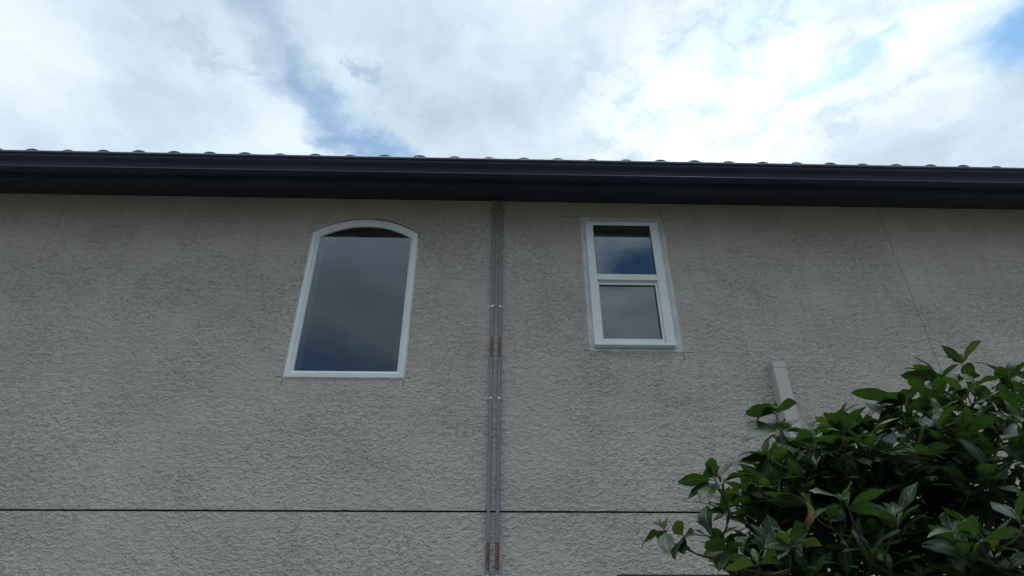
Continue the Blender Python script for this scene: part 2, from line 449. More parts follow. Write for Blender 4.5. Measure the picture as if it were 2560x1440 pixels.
# upstairs room: floor, ceiling and partitions, open only at the windows
mb = MB(); mb.box(-3.5, 3.5, WY + 0.166, 8.0, 2.30, 2.38); mb.box(-3.5, 3.5, WY + 0.166, 8.0, 4.80, 4.86)
mb.box(-3.5, 3.5, 8.002, 8.1, 2.3, 4.86); mb.box(-3.6, -3.502, WY + 0.166, 8.1, 2.3, 4.86); mb.box(3.502, 3.6, WY + 0.166, 8.1, 2.3, 4.86)
mb.box(-0.1, 0.1, WY + 0.166, 7.998, 2.382, 4.798)
under(house, mb.build('room_lining', M['drywall']))

# eave: soffit, fascia, gutter, tiles
FY = 3.832
SZ = 4.893 - (WY - FY) / 3                 # the boxed soffit follows the rafters down to the fascia
def prism_x(prof, x0, x1):
    mb = MB(); n = len(prof); mb.add([(x0, p[0], p[1]) for p in prof] + [(x1, p[0], p[1]) for p in prof],
        [tuple(range(n)), tuple(range(2 * n - 1, n - 1, -1))] + [(i, (i + 1) % n, n + (i + 1) % n, n + i) for i in range(n)]); return mb
mid_y = FY + 0.14; mid_z = SZ + 0.14 / 3
under(house, prism_x([(FY + 0.021, SZ + 0.007), (mid_y, mid_z), (mid_y, mid_z + 0.02), (FY + 0.021, SZ + 0.027)], -HX - .4, HX + .4).build('soffit', M['soffit']))
under(house, prism_x([(mid_y + 0.004, mid_z + 0.0015), (WY - 0.001, 4.893), (WY - 0.001, 4.913), (mid_y + 0.004, mid_z + 0.0215)], -HX - .4, HX + .4).build('soffit', M['soffit']))
mb = MB(); mb.box(-HX - 0.4, HX + 0.4, FY, FY + 0.020, SZ - 0.001, SZ + 0.155)
under(house, mb.build('fascia', M['soffit'], bevel=0.002))
# K-style gutter section (y, z), front ogee, rolled lip
prof = [(3.926, 5.03), (3.926, 4.8925), (3.828, 4.8925), (3.822, 4.8955), (3.819, 4.901), (3.816, 4.914), (3.812, 4.930), (3.804, 4.944), (3.792, 4.955),
        (3.781, 4.963), (3.775, 4.973), (3.7735, 4.985), (3.7735, 4.994), (3.766, 4.9955), (3.7625, 5.001), (3.7625, 5.013), (3.766, 5.019), (3.774, 5.020),
        (3.782, 5.018), (3.782, 5.012), (3.776, 5.010), (3.776, 4.975), (3.794, 4.958), (3.807, 4.946), (3.815, 4.930), (3.822, 4.900), (3.923, 4.896), (3.923, 5.03)]
prof = [(p[0] - 0.095, p[1] - 0.0765) for p in prof]
def extrude_x(prof, x0, x1, seg=1, wave=0.0):
    mb = MB(); n = len(prof); vs = []; fs = []
    for s in range(seg + 1):
        x = x0 + (x1 - x0) * s / seg
        dz = wave * noise.noise((x * 0.8, 3.1, 0)); dyy = wave * noise.noise((x * 0.9, 8.1, 0))
        vs += [(x, p[0] + dyy, p[1] + dz) for p in prof]
    for s in range(seg):
        for i in range(n):
            j = (i + 1) % n; fs.append((s * n + i, s * n + j, (s + 1) * n + j, (s + 1) * n + i))
    fs += [tuple(range(n)), tuple(seg * n + i for i in range(n - 1, -1, -1))]
    mb.add(vs, fs); return mb
gut = under(house, extrude_x(prof, -HX - 0.42, HX + 0.42, 90, 0.0022).build('gutter', M['gutter'], smooth=True, angle=R(35)))
mb = MB(); mb.tube([(-HX - 0.42, 3.7235, 4.820), (HX + 0.42, 3.7235, 4.820)], 0.0034, 8)
under(gut, mb.build('hem', mat('hem_highlight', (0.15, 0.18, 0.26), 0.5, 0.3), smooth=True))  # bottom-edge highlight painted in: paler than the gutter it runs along
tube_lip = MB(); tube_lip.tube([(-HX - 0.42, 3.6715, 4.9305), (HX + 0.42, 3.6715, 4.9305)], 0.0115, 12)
under(gut, tube_lip.build('rolled_lip', mat('lip_skylit', (0.12, 0.15, 0.24), 0.4, 0.5), smooth=True))  # skylight on the lip put into its colour, paler than the gutter
sof = [c for c in house.children if c.name == 'soffit.001'][0]
for xs, ys in [(-4.02, 4.03), (0.47, 4.03), (0.84, 4.025)]:
    zs = 4.893 - (WY - ys) / 3
    mb = MB(); mb.tube([(xs, ys, zs + 0.002), (xs, ys, zs - 0.004)], 0.0035, 8)
    under(sof, mb.build('nail_head', M['steel']))

# roof tiles: S profile, courses stepping back up a 4:12 slope
def tile_profile():
    pts = []; W = 0.3043; r = 0.078; hw = 0.074
    for k in range(9):
        a = math.pi * (1 - k / 8); pts.append((hw * math.cos(a), 0.028 + (r - 0.026) * math.sin(a) ** 0.9 if 0 < k < 8 else 0.006))
    for k in range(1, 6):
        s = k / 6; pts.append((hw + (W - 2 * hw) * s, 0.006 - 0.008 * math.sin(math.pi * s)))
    return pts
TP = tile_profile(); W0 = 0.3043
def roof_mesh():
    mb = MB(); slope = math.atan(4 / 12); cs, sn = math.cos(slope), math.sin(slope)
    course = 0.37; ncol = 52; x_start = -0.106 - 26 * W0
    for c in range(12):
        s0 = c * course; s1 = s0 + course + 0.06
        for k in range(ncol):
            jx = rnd.uniform(-.003, .003); jz = rnd.uniform(-.002, .003); js = rnd.uniform(-.006, .006)
            xc = x_start + k * W0 + jx; rows = []
            for s, lift in ((s0 + js, 0.030), (s1 + js, 0.008)):
                yy = 3.777 + s * cs; zz = 4.9245 + s * sn
                rows.append([(xc + p[0], yy - (p[1] + lift) * sn, zz + jz + (p[1] + lift) * cs) for p in TP + [(W0 - 0.073, 0.006)]])
                rows.append([(xc + p[0], yy - (p[1] + lift - .016) * sn, zz + jz + (p[1] + lift - .016) * cs) for p in TP + [(W0 - 0.073, 0.006)]])
            n = len(rows[0]); vs = rows[0] + rows[1] + rows[2] + rows[3]; fs = []
            for i in range(n - 1):
                fs.append((i, i + 1, 2 * n + i + 1, 2 * n + i)); fs.append((n + i, 3 * n + i, 3 * n + i + 1, n + i + 1))
                fs.append((i, n + i, n + i + 1, i + 1))
            mb.add(vs, fs)
    # deck under the tiles, and the back slope
    y1 = 3.86 + 12 * course * cs; z1 = 4.90 + 12 * course * sn
    mb.add([(-HX - .4, 3.85, 4.905), (HX + .4, 3.85, 4.905), (HX + .4, y1, z1), (-HX - .4, y1, z1)], [(0, 1, 2, 3)])
    mb.add([(-HX - .4, y1 - .05, z1 + .06), (HX + .4, y1 - .05, z1 + .06), (HX + .4, 12.4, 4.98), (-HX - .4, 12.4, 4.98)], [(0, 1, 2, 3)])
    mb.add([(-HX, 4.3, 4.90), (-HX, y1, z1 - 0.02), (-HX, 12.2, 4.90)], [(0, 1, 2)]); mb.add([(HX, 4.3, 4.90), (HX, y1, z1 - 0.02), (HX, 12.2, 4.90)], [(0, 1, 2)])
    return mb
under(house, roof_mesh().build('roof', M['tile'], fix=False))

# ------------------------------------------------------------------ arched window
fr = loft([(arch(0.0), WY + 0.05), (arch(0.0), WY - 0.008), (arch(0.003), WY - 0.011), (arch(0.034), WY - 0.011), (arch(0.036), WY - 0.009),
           (arch(0.038), WY - 0.003), (arch(0.041), WY - 0.0035), (arch(0.058), WY + 0.006), (arch(0.064), WY + 0.022), (arch(0.064), WY + 0.05)], close=True)
wa = under(house, fr.build('window', M['vinyl'], smooth=True, angle=R(25)))
tag(wa, 'tall fixed window with a low arched head and white frame')
def pane(outline, t, y, parent, name='pane', material='glass'):
    mb = MB(); p = outline(t); mb.add([(q[0], y, q[1]) for q in p], [tuple(range(len(p)))])
    me = mb.build(name, M[material], fix=False); return under(parent, me)
pane(arch, 0.0635, WY + 0.020, wa)
sp = loft([(arch(0.0635), WY + 0.022), (arch(0.0635), WY + 0.023), (arch(0.069), WY + 0.023), (arch(0.069), WY + 0.022)], close=True)
under(wa, sp.build('gasket', M['screen']))
jm = loft([(arch(0.060), WY + 0.051), (arch(0.060), WY + 0.17)])
under(wa, jm.build('jamb', M['jamb'], fix=False))
# caulk squeezed round the frame (white), rough dark cut above the arch
oa = arch(-0.004)
ck_out = ragged(oa, A_CX, 3.9, 0.0075, 21.0, 0.005)
mbk = loft([(arch(0.004), WY - 0.0095), (ragged(arch(-0.001), A_CX, 3.9, 0.002, 22.0), WY - 0.0075), (ck_out, WY - 0.0025), (ragged(arch(-0.016), A_CX, 3.9, 0.003, 21.0), WY + 0.012)])
n_ = len(oa); keep = MB(); keep.v = mbk.v
for f in mbk.f:
    i = min(q % n_ for q in f) if not any(q % n_ == 0 for q in f) else (0 if any(q % n_ == 1 for q in f) else n_ - 1)
    if not (2 * nn - 1 <= i < 3 * nn): keep.f.append(f)
under(wa, keep.build('caulk', M['patch'], smooth=True, fix=True))
pts_in, pts_out = arch(0.001), ragged(arch(-0.030), A_CX, A_CZ, 0.004, 31.0)
sub = MB(); vs = []; fs = []
rng_ = list(range(2 * nn - 1, 3 * nn + 2))
for i in rng_:
    vs += [(pts_in[i][0], WY - 0.002, pts_in[i][1]), ((pts_in[i][0] + pts_out[i][0]) / 2, WY + 0.012 + 0.006 * noise.noise((i * .7, 0, 0)), (pts_in[i][1] + pts_out[i][1]) / 2), (pts_out[i][0], WY + 0.022, pts_out[i][1])]
for k in range(len(rng_) - 1):
    a = 3 * k; fs += [(a, a + 1, a + 4, a + 3), (a + 1, a + 2, a + 5, a + 4)]
sub.add(vs, fs); under(wa, sub.build('stucco_cut', M['patch_dark'], smooth=True))

# ------------------------------------------------------------------ single-hung window
Y0 = WY - 0.030
def ring_box(mb, x0, x1, z0, z1, wl, wr, wt, wb, y0, y1):
    """a mitred frame of four bars"""
    o = [(x0, z0), (x1, z0), (x1, z1), (x0, z1)]; i = [(x0 + wl, z0 + wb), (x1 - wr, z0 + wb), (x1 - wr, z1 - wt), (x0 + wl, z1 - wt)]
    vs = [(p[0], y0, p[1]) for p in o] + [(p[0], y0, p[1]) for p in i] + [(p[0], y1, p[1]) for p in o] + [(p[0], y1, p[1]) for p in i]
    fs = []
    for k in range(4):
        j = (k + 1) % 4
        fs += [(k, j, 4 + j, 4 + k), (8 + k, 12 + k, 12 + j, 8 + j), (k, 8 + k, 8 + j, j), (4 + k, 4 + j, 12 + j, 12 + k)]
    mb.add(vs, fs)
mb = MB(); ring_box(mb, 0.779, 1.4455, 3.418, 4.657, 0.069, 0.075, 0.037, 0.028, Y0, WY + 0.06)
wb_ = under(house, mb.build('window', M['vinyl'], bevel=0.003))
tag(wb_, 'double-sash window with white frame and a screwed flange, narrower of the upstairs two')
mb = MB(); mb.box(0.8485, 1.370, Y0 + 0.001, WY + 0.03, 4.040, 4.098)
under(wb_, mb.build('meeting_rail', M['vinyl'], bevel=0.003))
# sill nose under the lower sash
mb = MB(); mb.box(0.781, 1.4435, Y0 - 0.012, Y0 - 0.0005, 3.420, 3.437); mb.box(0.79, 1.434, Y0 + 0.002, WY - 0.004, 3.409, 3.4175)
under(wb_, mb.build('sill', M['vinyl'], bevel=0.003))
# upper pane stop + lower sash, set further back
mb = MB(); ring_box(mb, 0.8483, 1.3702, 4.0982, 4.620, 0.006, 0.006, 0.006, 0.006, Y0 + 0.010, Y0 + 0.016)
under(wb_, mb.build('gasket', M['screen']))
mb = MB(); ring_box(mb, 0.8485, 1.3700, 3.4465, 4.0395, 0.012, 0.020, 0.006, 0.044, Y0 + 0.020, WY + 0.05)
under(wb_, mb.build('sash', M['vinyl'], bevel=0.002))
mb = MB(); mb.box(0.8605, 1.3495, WY - 0.002, WY + 0.04, 4.006, 4.033)
under(wb_, mb.build('sash', M['jamb'], bevel=0.002))
mb = MB(); ring_box(mb, 0.8606, 1.3498, 3.4906, 4.0058, 0.004, 0.010, 0.012, 0.004, WY + 0.004, WY + 0.010)
under(wb_, mb.build('gasket', M['screen']))
ug = rect_outline(0.8486, 1.3699, 4.0985, 4.6198, 2); lg = rect_outline(0.8608, 1.3494, 3.4910, 4.0055, 2)
pane(ug, 0.0, Y0 + 0.014, wb_, material='glass_blue'); pane(lg, 0.0, WY + 0.008, wb_, material='glass_screen')
jm = loft([(rect_outline(0.85, 1.372, 3.45, 4.62)(-0.01), WY + 0.061), (rect_outline(0.85, 1.372, 3.45, 4.62)(-0.01), WY + 0.17)])
under(wb_, jm.build('jamb', M['jamb'], fix=False))
# head of a raised blind behind the upper pane
mb = MB(); mb.box(0.852, 1.366, WY + 0.075, WY + 0.12, 4.565, 4.612)
for k in range(5): mb.box(0.856, 1.362, WY + 0.078, WY + 0.118, 4.520 + k * 0.009, 4.525 + k * 0.009)
under(wb_, mb.build('blind', mat('blind_slats', (0.20, 0.24, 0.21), 0.6)))
fl = loft([(rect(0.001), WY + 0.02), (rect(0.001), WY - 0.003), (rect(0.006), WY - 0.0045), (rect_outline(0.7795, 1.445, 3.4185, 4.6565)(0), WY - 0.0035)])
under(wb_, fl.build('flange', M['flange'], smooth=True, angle=R(30)))
bead = loft([(rect(0.010), WY - 0.0048), (ragged(rect(0.003), 1.12, 4.05, 0.0015, 41.0), WY - 0.0085), (ragged(rect(-0.005), 1.12, 4.05, 0.0035, 43.0), WY - 0.0020), (ragged(rect(-0.012), 1.12, 4.05, 0.003, 43.0), WY + 0.012)])
under(wb_, bead.build('caulk', M['patch'], smooth=True))
for sx, sz in [(0.762, 4.49), (0.764, 4.19), (0.761, 3.895), (0.762, 3.57), (1.470, 4.49), (1.473, 4.165), (1.474, 3.84), (1.473, 3.55), (0.925, 3.400), (1.275, 3.401)]:
    mb = MB(); mb.tube([(sx, WY - 0.004, sz), (sx, WY - 0.0065, sz), (sx, WY - 0.009, sz)], [0.0062, 0.0062, 0.0040], 10)
    under(wb_, mb.build('screw', M['steel'], smooth=True, angle=R(30)))

# ------------------------------------------------------------------ lower window with dark frame, its head just in view
mb = MB(); ring_box(mb, L_X0, L_X1, L_Z0, L_Z1, 0.05, 0.05, 0.05, 0.05, WY - 0.004, WY + 0.07)
ring_box(mb, 1.445, 1.493, L_Z0 + 0.05, L_Z1 - 0.05, 0.01, 0.01, 0.01, 0.01, WY, WY + 0.065)
wl_ = under(house, mb.build('window', M['bronze'], bevel=0.003))
tag(wl_, 'dark framed window on the lower wall, behind the shrub')
pane(low, 0.051, WY + 0.02, wl_)

# ------------------------------------------------------------------ saw overcuts at the window corners and the vertical control joint
def kerf(p0, p1, wid, name='saw_cut', material='cut', seed=0, proud=0.0012, lab=None):
    a, b = Vector((p0[0], 0, p0[1])), Vector((p1[0], 0, p1[1])); L = (b - a).length
    nrm = Vector(((b - a).z, 0, -(b - a).x)).normalized(); n = max(4, int(L / 0.02)); vs = []; fs = []
    for i in range(n + 1):
        t = i / n; c = a.lerp(b, t) + nrm * 0.0012 * noise.noise((t * L * 25, seed, 0))
        hw = wid / 2 * (0.75 + 0.5 * noise.noise((t * L * 40, seed, 5))) * (1 if 0 < i < n else 0.35)
        for s in (-1, 1):
            q = c + nrm * hw * s; vs += [(q.x, WY - proud, q.z), (q.x, WY + 0.004, q.z)]
    for i in range(n):
        k = 4 * i; fs += [(k, k + 2, k + 6, k + 4), (k, k + 4, k + 5, k + 1), (k + 2, k + 3, k + 7, k + 6)]
    mb = MB(); mb.add(vs, fs)
    return under(house, mb.build(name, M[material]))
cuts = [((-1.69, 3.138), (-1.748, 3.139)), ((-1.683, 3.125), (-1.688, 3.068)), ((-0.735, 3.137), (-0.685, 3.139)), ((-0.741, 3.122), (-0.7435, 3.062)),
        ((-1.695, 4.512), (-1.75, 4.497)), ((-1.685, 4.52), (-1.69, 4.565)), ((-0.735, 4.53), (-0.71, 4.50)),
        ((0.735, 4.722), (0.57, 4.731)), ((0.743, 4.722), (0.742, 4.80)), ((1.508, 4.722), (1.493, 4.865)), ((1.512, 4.716), (1.60, 4.71)),
        ((0.735, 3.384), (0.695, 3.386)), ((0.744, 3.375), (0.746, 3.315)), ((1.508, 3.382), (1.585, 3.377)), ((1.503, 3.372), (1.506, 3.31))]
for i, (p, q) in enumerate(cuts): kerf(p, q, 0.0055 if i not in (4, 5, 6, 8, 10, 13) else 0.0035, seed=i)
kerf((3.592, 4.892), (3.588, 4.375), 0.0050, 'control_joint', 'joint', 30)
kerf((3.590, 4.285), (3.594, GROOVE + 0.012), 0.0042, 'control_joint', 'joint', 31)

# ------------------------------------------------------------------ conduits
def text_mesh(body, size):
    cu = bpy.data.curves.new('lettering', 'FONT'); cu.body = body; cu.size = size; cu.align_x = 'CENTER'; cu.align_y = 'CENTER'
    cu.resolution_u = 2; cu.offset = 0.0
    o = bpy.data.objects.new('tmp', cu); COL.objects.link(o)
    dg = bpy.context.evaluated_depsgraph_get(); me = bpy.data.meshes.new_from_object(o.evaluated_get(dg))
    bpy.data.objects.remove(o); return me
TXT = text_mesh('PHOTOVOLTAIC POWER SOURCE', 0.0135)
xs_ = [vv.co.x for vv in TXT.vertices]; ys_ = [vv.co.y for vv in TXT.vertices]
TL, TH = max(xs_) - min(xs_), max(ys_) - min(ys_)
PR = 0.0134; PY = WY - 0.0195
def conduit(px, side, label, bell_z):
    root = empty('conduit', (px, PY, 0.0)); tag(root, label, 'conduit', 'solar conduits on the wall')
    pts = [(px + 0.0012 * noise.noise((z * 0.6, px * 9, 0)), PY + 0.0008 * noise.noise((z * .7, 3, px)), z) for z in np.linspace(0.0, 4.90, 60)]
    mb = MB(); mb.tube(pts, PR, 20); pipe = under(root, mb.build('pipe', M['pvc'], smooth=True, angle=R(40)))
    mb = MB(); mb.tube([(px, PY, bell_z - 0.030), (px, PY, bell_z - 0.028), (px, PY, bell_z + 0.018), (px, PY, bell_z + 0.034)], [PR + 0.0005, PR + 0.0022, PR + 0.0022, PR + 0.0003], 20)
    under(root, mb.build('coupling', M['pvc'], smooth=True, angle=R(30)))
    for z in (4.760, 3.768, 2.972, 1.752):
        mb = MB(); n = 16
        for (dz, hw, ex) in ((0.0, 0.0085, 0.0022), (0.0, 0.0045, 0.0034)):
            vs = []; fs = []
            for k in range(n + 1):
                a = math.pi + math.pi * k / n
                for rr, zz in ((PR + 0.0002, -hw), (PR + ex, -hw), (PR + ex, hw), (PR + 0.0002, hw)):
                    vs.append((px + math.cos(a) * rr, PY + math.sin(a) * rr, z + dz + zz))
            for k in range(n):
                for c in range(4): fs.append((4 * k + c, 4 * k + (c + 1) % 4, 4 * k + 4 + (c + 1) % 4, 4 * k + 4 + c))
            mb.add(vs, fs)
        # foot with its hole and screw on the outer side
        x0 = px + side * (PR + 0.0005); x1 = px + side * (PR + 0.022)
        a, b = min(x0, x1), max(x0, x1)
        mb.box(a, b, WY - 0.0075, WY - 0.0050, z - 0.0085, z + 0.0085)
        mb.box(min(x0, x0 + side * 0.002), max(x0, x0 + side * 0.002), PY, WY - 0.0052, z - 0.0083, z + 0.0083)
        st = under(root, mb.build('strap', M['steel'], bevel=0.0))
        xc = px + side * (PR + 0.0135)
        mb = MB(); mb.tube([(xc, WY - 0.0074, z), (xc, WY - 0.0105, z), (xc, WY - 0.0125, z)], [0.0052, 0.0052, 0.003], 8)
        under(st, mb.build('screw', M['screen'], smooth=True, angle=R(30)))
    for zc_ in (3.398, 1.872):
        L = 0.164; half = 0.0122; rr = PR + 0.0006; mb = MB(); n = 12; vs = []; fs = []
        for k in range(n + 1):
            a = -math.pi / 2 + (k / n - 0.5) * 2 * half / rr
            for q in (rr, ):
                vs += [(px + math.cos(a) * q, PY + math.sin(a) * q, zc_ - L / 2), (px + math.cos(a) * q, PY + math.sin(a) * q, zc_ + L / 2)]
        for k in range(n): fs.append((2 * k, 2 * k + 2, 2 * k + 3, 2 * k + 1))
        mb.add(vs, fs)
        lb = under(root, mb.build('warning_label', M['label'], smooth=True))
        me = TXT.copy()
        for vtx in me.vertices:
            tx, ty = vtx.co.x * (0.152 / TL), vtx.co.y * (0.0128 / TH)
            a = -math.pi / 2 - ty / rr; q = rr + 0.0006
            vtx.co = (px + math.cos(a) * q, PY + math.sin(a) * q, zc_ + tx)
        me.materials.clear(); me.materials.append(M['lettering'])
        to = bpy.data.objects.new('lettering', me); COL.objects.link(to); under(lb, to)
    return root
conduit(-0.0575, -1, 'grey electrical conduit on the wall, left one of the pair, strapped on its outer side', 4.165)
conduit(0.0065, 1, 'grey electrical conduit on the wall, right one of the pair, joint just above a strap', 3.812)

# ------------------------------------------------------------------ boxed duct cover
dc = empty('duct_cover', (2.22, WY, 1.0))
tag(dc, 'beige painted metal box duct fixed upright on the stucco, rising from behind the shrub', 'duct')
mb = MB(); dx0, dx1, dy0 = 2.170, 2.272, 4.111
mb.box(dx0, dx1, dy0, WY + 0.002, 0.3, 3.262)
under(dc, mb.build('duct_body', M['duct'], bevel=0.003))
mb = MB()
mb.add([(dx0 - .0025, dy0 - .0025, 3.225), (dx1 + .0025, dy0 - .0025, 3.225), (dx1 + .0025, WY, 3.225), (dx0 - .0025, WY, 3.225),
        (dx0 - .0025, dy0 - .0025, 3.272), (dx1 + .0025, dy0 - .0025, 3.272), (dx1 + .0025, WY, 3.288), (dx0 - .0025, WY, 3.288)],
       [(0, 1, 5, 4), (1, 2, 6, 5), (3, 0, 4, 7), (4, 5, 6, 7)])
under(dc, mb.build('end_cap', M['duct'], bevel=0.001))
mb = MB(); mb.tube([(dx0 - .0022, dy0 + 0.022, 3.242), (dx0 - .006, dy0 + 0.022, 3.242)], 0.0055, 8)
under(dc, mb.build('screw', M['bronze']))
ROS = [
 [(1.895,2.100,2.445),(2.032,2.126,2.571),(1.882,2.144,2.550),(1.894,2.178,2.527),(2.007,2.190,2.447)],
 [(1.693,2.000,2.344),(1.524,1.975,2.387),(1.755,1.964,2.398),(1.610,1.979,2.434),(1.520,1.975,2.354),(1.565,1.910,2.291),(1.643,2.043,2.424)],
 [(2.017,2.050,2.358),(1.923,2.074,2.460),(2.050,2.032,2.452),(2.097,2.028,2.437),(1.910,1.988,2.394),(2.128,2.068,2.417),(1.876,1.994,2.310)],
 [(1.415,1.850,2.193),(1.205,1.818,2.236),(1.487,1.829,2.280),(1.343,1.760,2.223),(1.290,1.773,2.213),(1.284,1.831,2.198),(1.556,1.908,2.219),(1.251,1.826,2.161)],
 [(0.998,1.950,2.190),(1.117,2.020,2.261),(0.911,1.878,2.203),(0.875,1.932,2.196),(0.966,1.862,2.194),(0.892,1.884,2.157)],
 [(0.979,1.900,2.114),(0.853,1.922,2.151),(0.959,1.979,2.170),(0.958,1.809,2.124),(1.072,1.882,2.158),(0.826,1.877,2.088),(1.041,1.840,2.099),(0.909,1.942,2.071),(0.933,1.824,2.043)],
 [(1.132,1.800,2.083),(1.013,1.734,2.123),(1.212,1.779,2.169),(1.089,1.713,2.120),(1.058,1.730,2.136),(1.074,1.856,2.103),(1.142,1.719,2.100),(1.242,1.778,2.129)],
 [(1.087,1.750,2.015),(0.931,1.726,2.046),(0.976,1.690,1.991),(0.972,1.672,2.040),(1.070,1.666,2.016),(1.127,1.684,2.047)],
 [(0.892,1.850,1.999),(0.769,1.797,2.018),(0.767,1.806,1.997),(0.919,1.774,2.031),(0.852,1.764,2.023),(0.972,1.928,1.982)],
 [(0.905,1.800,1.925),(0.782,1.751,1.936),(0.812,1.820,1.971),(0.936,1.726,1.932),(0.823,1.710,1.884),(0.799,1.742,1.897)],
 [(0.662,1.750,1.923),(0.550,1.769,1.923),(0.627,1.671,1.977),(0.604,1.673,1.947),(0.763,1.768,1.994)],
 [(0.679,1.750,1.913),(0.757,1.706,1.942),(0.575,1.769,1.881),(0.581,1.683,1.860)],
 [(0.898,1.500,1.813),(0.787,1.443,1.849),(0.961,1.568,1.889),(0.994,1.481,1.854),(0.777,1.460,1.791),(1.012,1.563,1.805),(0.843,1.408,1.827)],
 [(1.496,1.750,2.083),(1.480,1.685,2.142),(1.613,1.727,2.116),(1.374,1.674,2.083),(1.356,1.684,2.102),(1.539,1.830,2.071)],
 [(1.275,1.700,1.992),(1.276,1.786,2.036),(1.255,1.617,1.998),(1.125,1.678,1.971),(1.309,1.636,1.970),(1.373,1.681,2.016),(1.347,1.718,2.090)],
 [(1.631,1.700,2.038),(1.693,1.791,2.121),(1.585,1.614,2.073),(1.502,1.630,2.035),(1.671,1.777,2.009)],
 [(0.883,1.650,1.833),(0.750,1.616,1.851),(0.746,1.628,1.875),(0.851,1.724,1.887)],
 [(0.486,1.750,1.780),(0.399,1.699,1.737),(0.492,1.838,1.816),(0.466,1.665,1.716),(0.494,1.837,1.770)],
 [(0.541,1.750,1.764),(0.496,1.661,1.802),(0.599,1.844,1.788),(0.479,1.663,1.707),(0.508,1.662,1.715)],
 [(0.721,1.500,1.718),(0.685,1.416,1.752),(0.816,1.571,1.775),(0.629,1.413,1.720),(0.835,1.564,1.737),(0.652,1.413,1.698),(0.704,1.412,1.699)],
 [(0.635,1.500,1.678),(0.741,1.581,1.718),(0.525,1.439,1.668),(0.597,1.585,1.702),(0.675,1.435,1.685)],
 [(1.168,1.450,1.728),(1.030,1.430,1.747),(1.077,1.360,1.775),(1.263,1.432,1.755),(1.279,1.544,1.725),(1.237,1.538,1.700)],
 [(1.332,1.500,1.777),(1.343,1.578,1.843),(1.329,1.446,1.851),(1.374,1.584,1.817),(1.441,1.598,1.802)],
 [(0.697,1.800,1.829),(0.625,1.726,1.862),(0.762,1.864,1.904),(0.677,1.883,1.824),(0.782,1.875,1.819),(0.812,1.826,1.848),(0.613,1.732,1.839)],
 [(0.659,1.750,1.726),(0.570,1.661,1.750),(0.600,1.677,1.679),(0.682,1.679,1.751),(0.607,1.821,1.722),(0.690,1.684,1.692)],
 [(1.817,2.050,2.342),(1.820,2.116,2.425),(1.955,2.113,2.410),(1.953,2.099,2.347),(1.679,1.969,2.279)],
 [(1.342,1.950,2.118),(1.271,1.884,2.172),(1.373,1.887,2.162),(1.362,2.042,2.129),(1.360,1.878,2.088)],
 [(1.775,1.900,2.218),(1.668,1.833,2.264),(1.876,1.940,2.304),(1.916,1.935,2.256),(1.647,1.838,2.161)],
]

# ------------------------------------------------------------------ shrub
SH = (1.55, 2.15, 0.0)
shrub = empty('shrub', SH)
tag(shrub, 'tall broadleaf evergreen shrub with glossy whorled leaves in front of the stucco wall', 'shrub')
class Leaves:
    def __init__(self): self.v = []; self.f = []; self.uv = []; self.tone = []
    def leaf(self, base, tip, up, width, tone, young, curl=0.12, fold=0.25, notch=False):
        base, tip = Vector(base), Vector(tip); d = tip - base; L = d.length
        if L < 1e-5: return
        d.normalize(); side = d.cross(up)
        if side.length < 1e-3: side = d.cross(Vector((1, 0, 0)))
        side.normalize(); nrm = side.cross(d).normalized()
        NL, k0 = 9, len(self.v); ph = rnd.uniform(0, 6.28); tw = rnd.uniform(-.35, .35)
        for i in range(NL + 1):
            t = i / NL
            if t < 0.10: wd = 0.05 * width + 0.0
            else:
                s = (t - 0.10) / 0.90
                wd = width * max(0.0, math.sin(math.pi * s ** 0.95)) ** 0.85 if s < 1 else 0.0
                wd = max(wd, 0.04 * width)
            wd *= 1 + 0.05 * math.sin(i * 2.6 + ph) + rnd.uniform(-.03, .03)
            c = base + d * (L * t) + nrm * (L * (curl * 4 * t * (1 - t) * 0.55 - curl * 0.5 * t * t))
            a = tw * t; sd = side * math.cos(a) + nrm * math.sin(a); nn2 = nrm * math.cos(a) - side * math.sin(a)
            if i == NL and notch: c = c - d * (L * 0.05)
            for j, sgn in enumerate((-1, -0.52, 0, 0.52, 1)):
                hgt = fold * abs(sgn) * wd * 0.5 - 0.10 * abs(sgn) ** 3 * wd + 0.05 * wd * math.sin(t * 11 + ph + sgn * 2)
                p = c + sd * (sgn * wd * 0.5) + nn2 * hgt
                if i == NL and notch and abs(sgn) > 0.3: p += d * (L * 0.035) + sd * (sgn * width * 0.14)
                self.v.append(tuple(p)); 
                self.uv.append((0.5 + 0.5 * sgn * max(wd / width, 0.1), t)); self.tone.append((tone, young))
        for i in range(NL):
            for j in range(4):
                a = k0 + i * 5 + j; self.f.append((a, a + 1, a + 6, a + 5))
    def build(self, name, material):
        me = bpy.data.meshes.new(name); me.from_pydata(self.v, [], self.f)
        me.polygons.foreach_set('use_smooth', [True] * len(me.polygons))
        li = np.empty(len(me.loops), dtype=np.int32); me.loops.foreach_get('vertex_index', li)
        uvl = me.uv_layers.new(name='UVMap'); arr = np.array(self.uv, dtype=np.float32)[li]; uvl.data.foreach_set('uv', arr.ravel())
        at = me.color_attributes.new('tone', 'FLOAT_COLOR', 'POINT'); tn = np.array(self.tone, dtype=np.float32)
        at.data.foreach_set('color', np.concatenate([tn, np.zeros((len(tn), 1), np.float32), np.ones((len(tn), 1), np.float32)], axis=1).ravel())
        me.materials.append(material); me.update()
        o = bpy.data.objects.new(name, me); COL.objects.link(o); return o

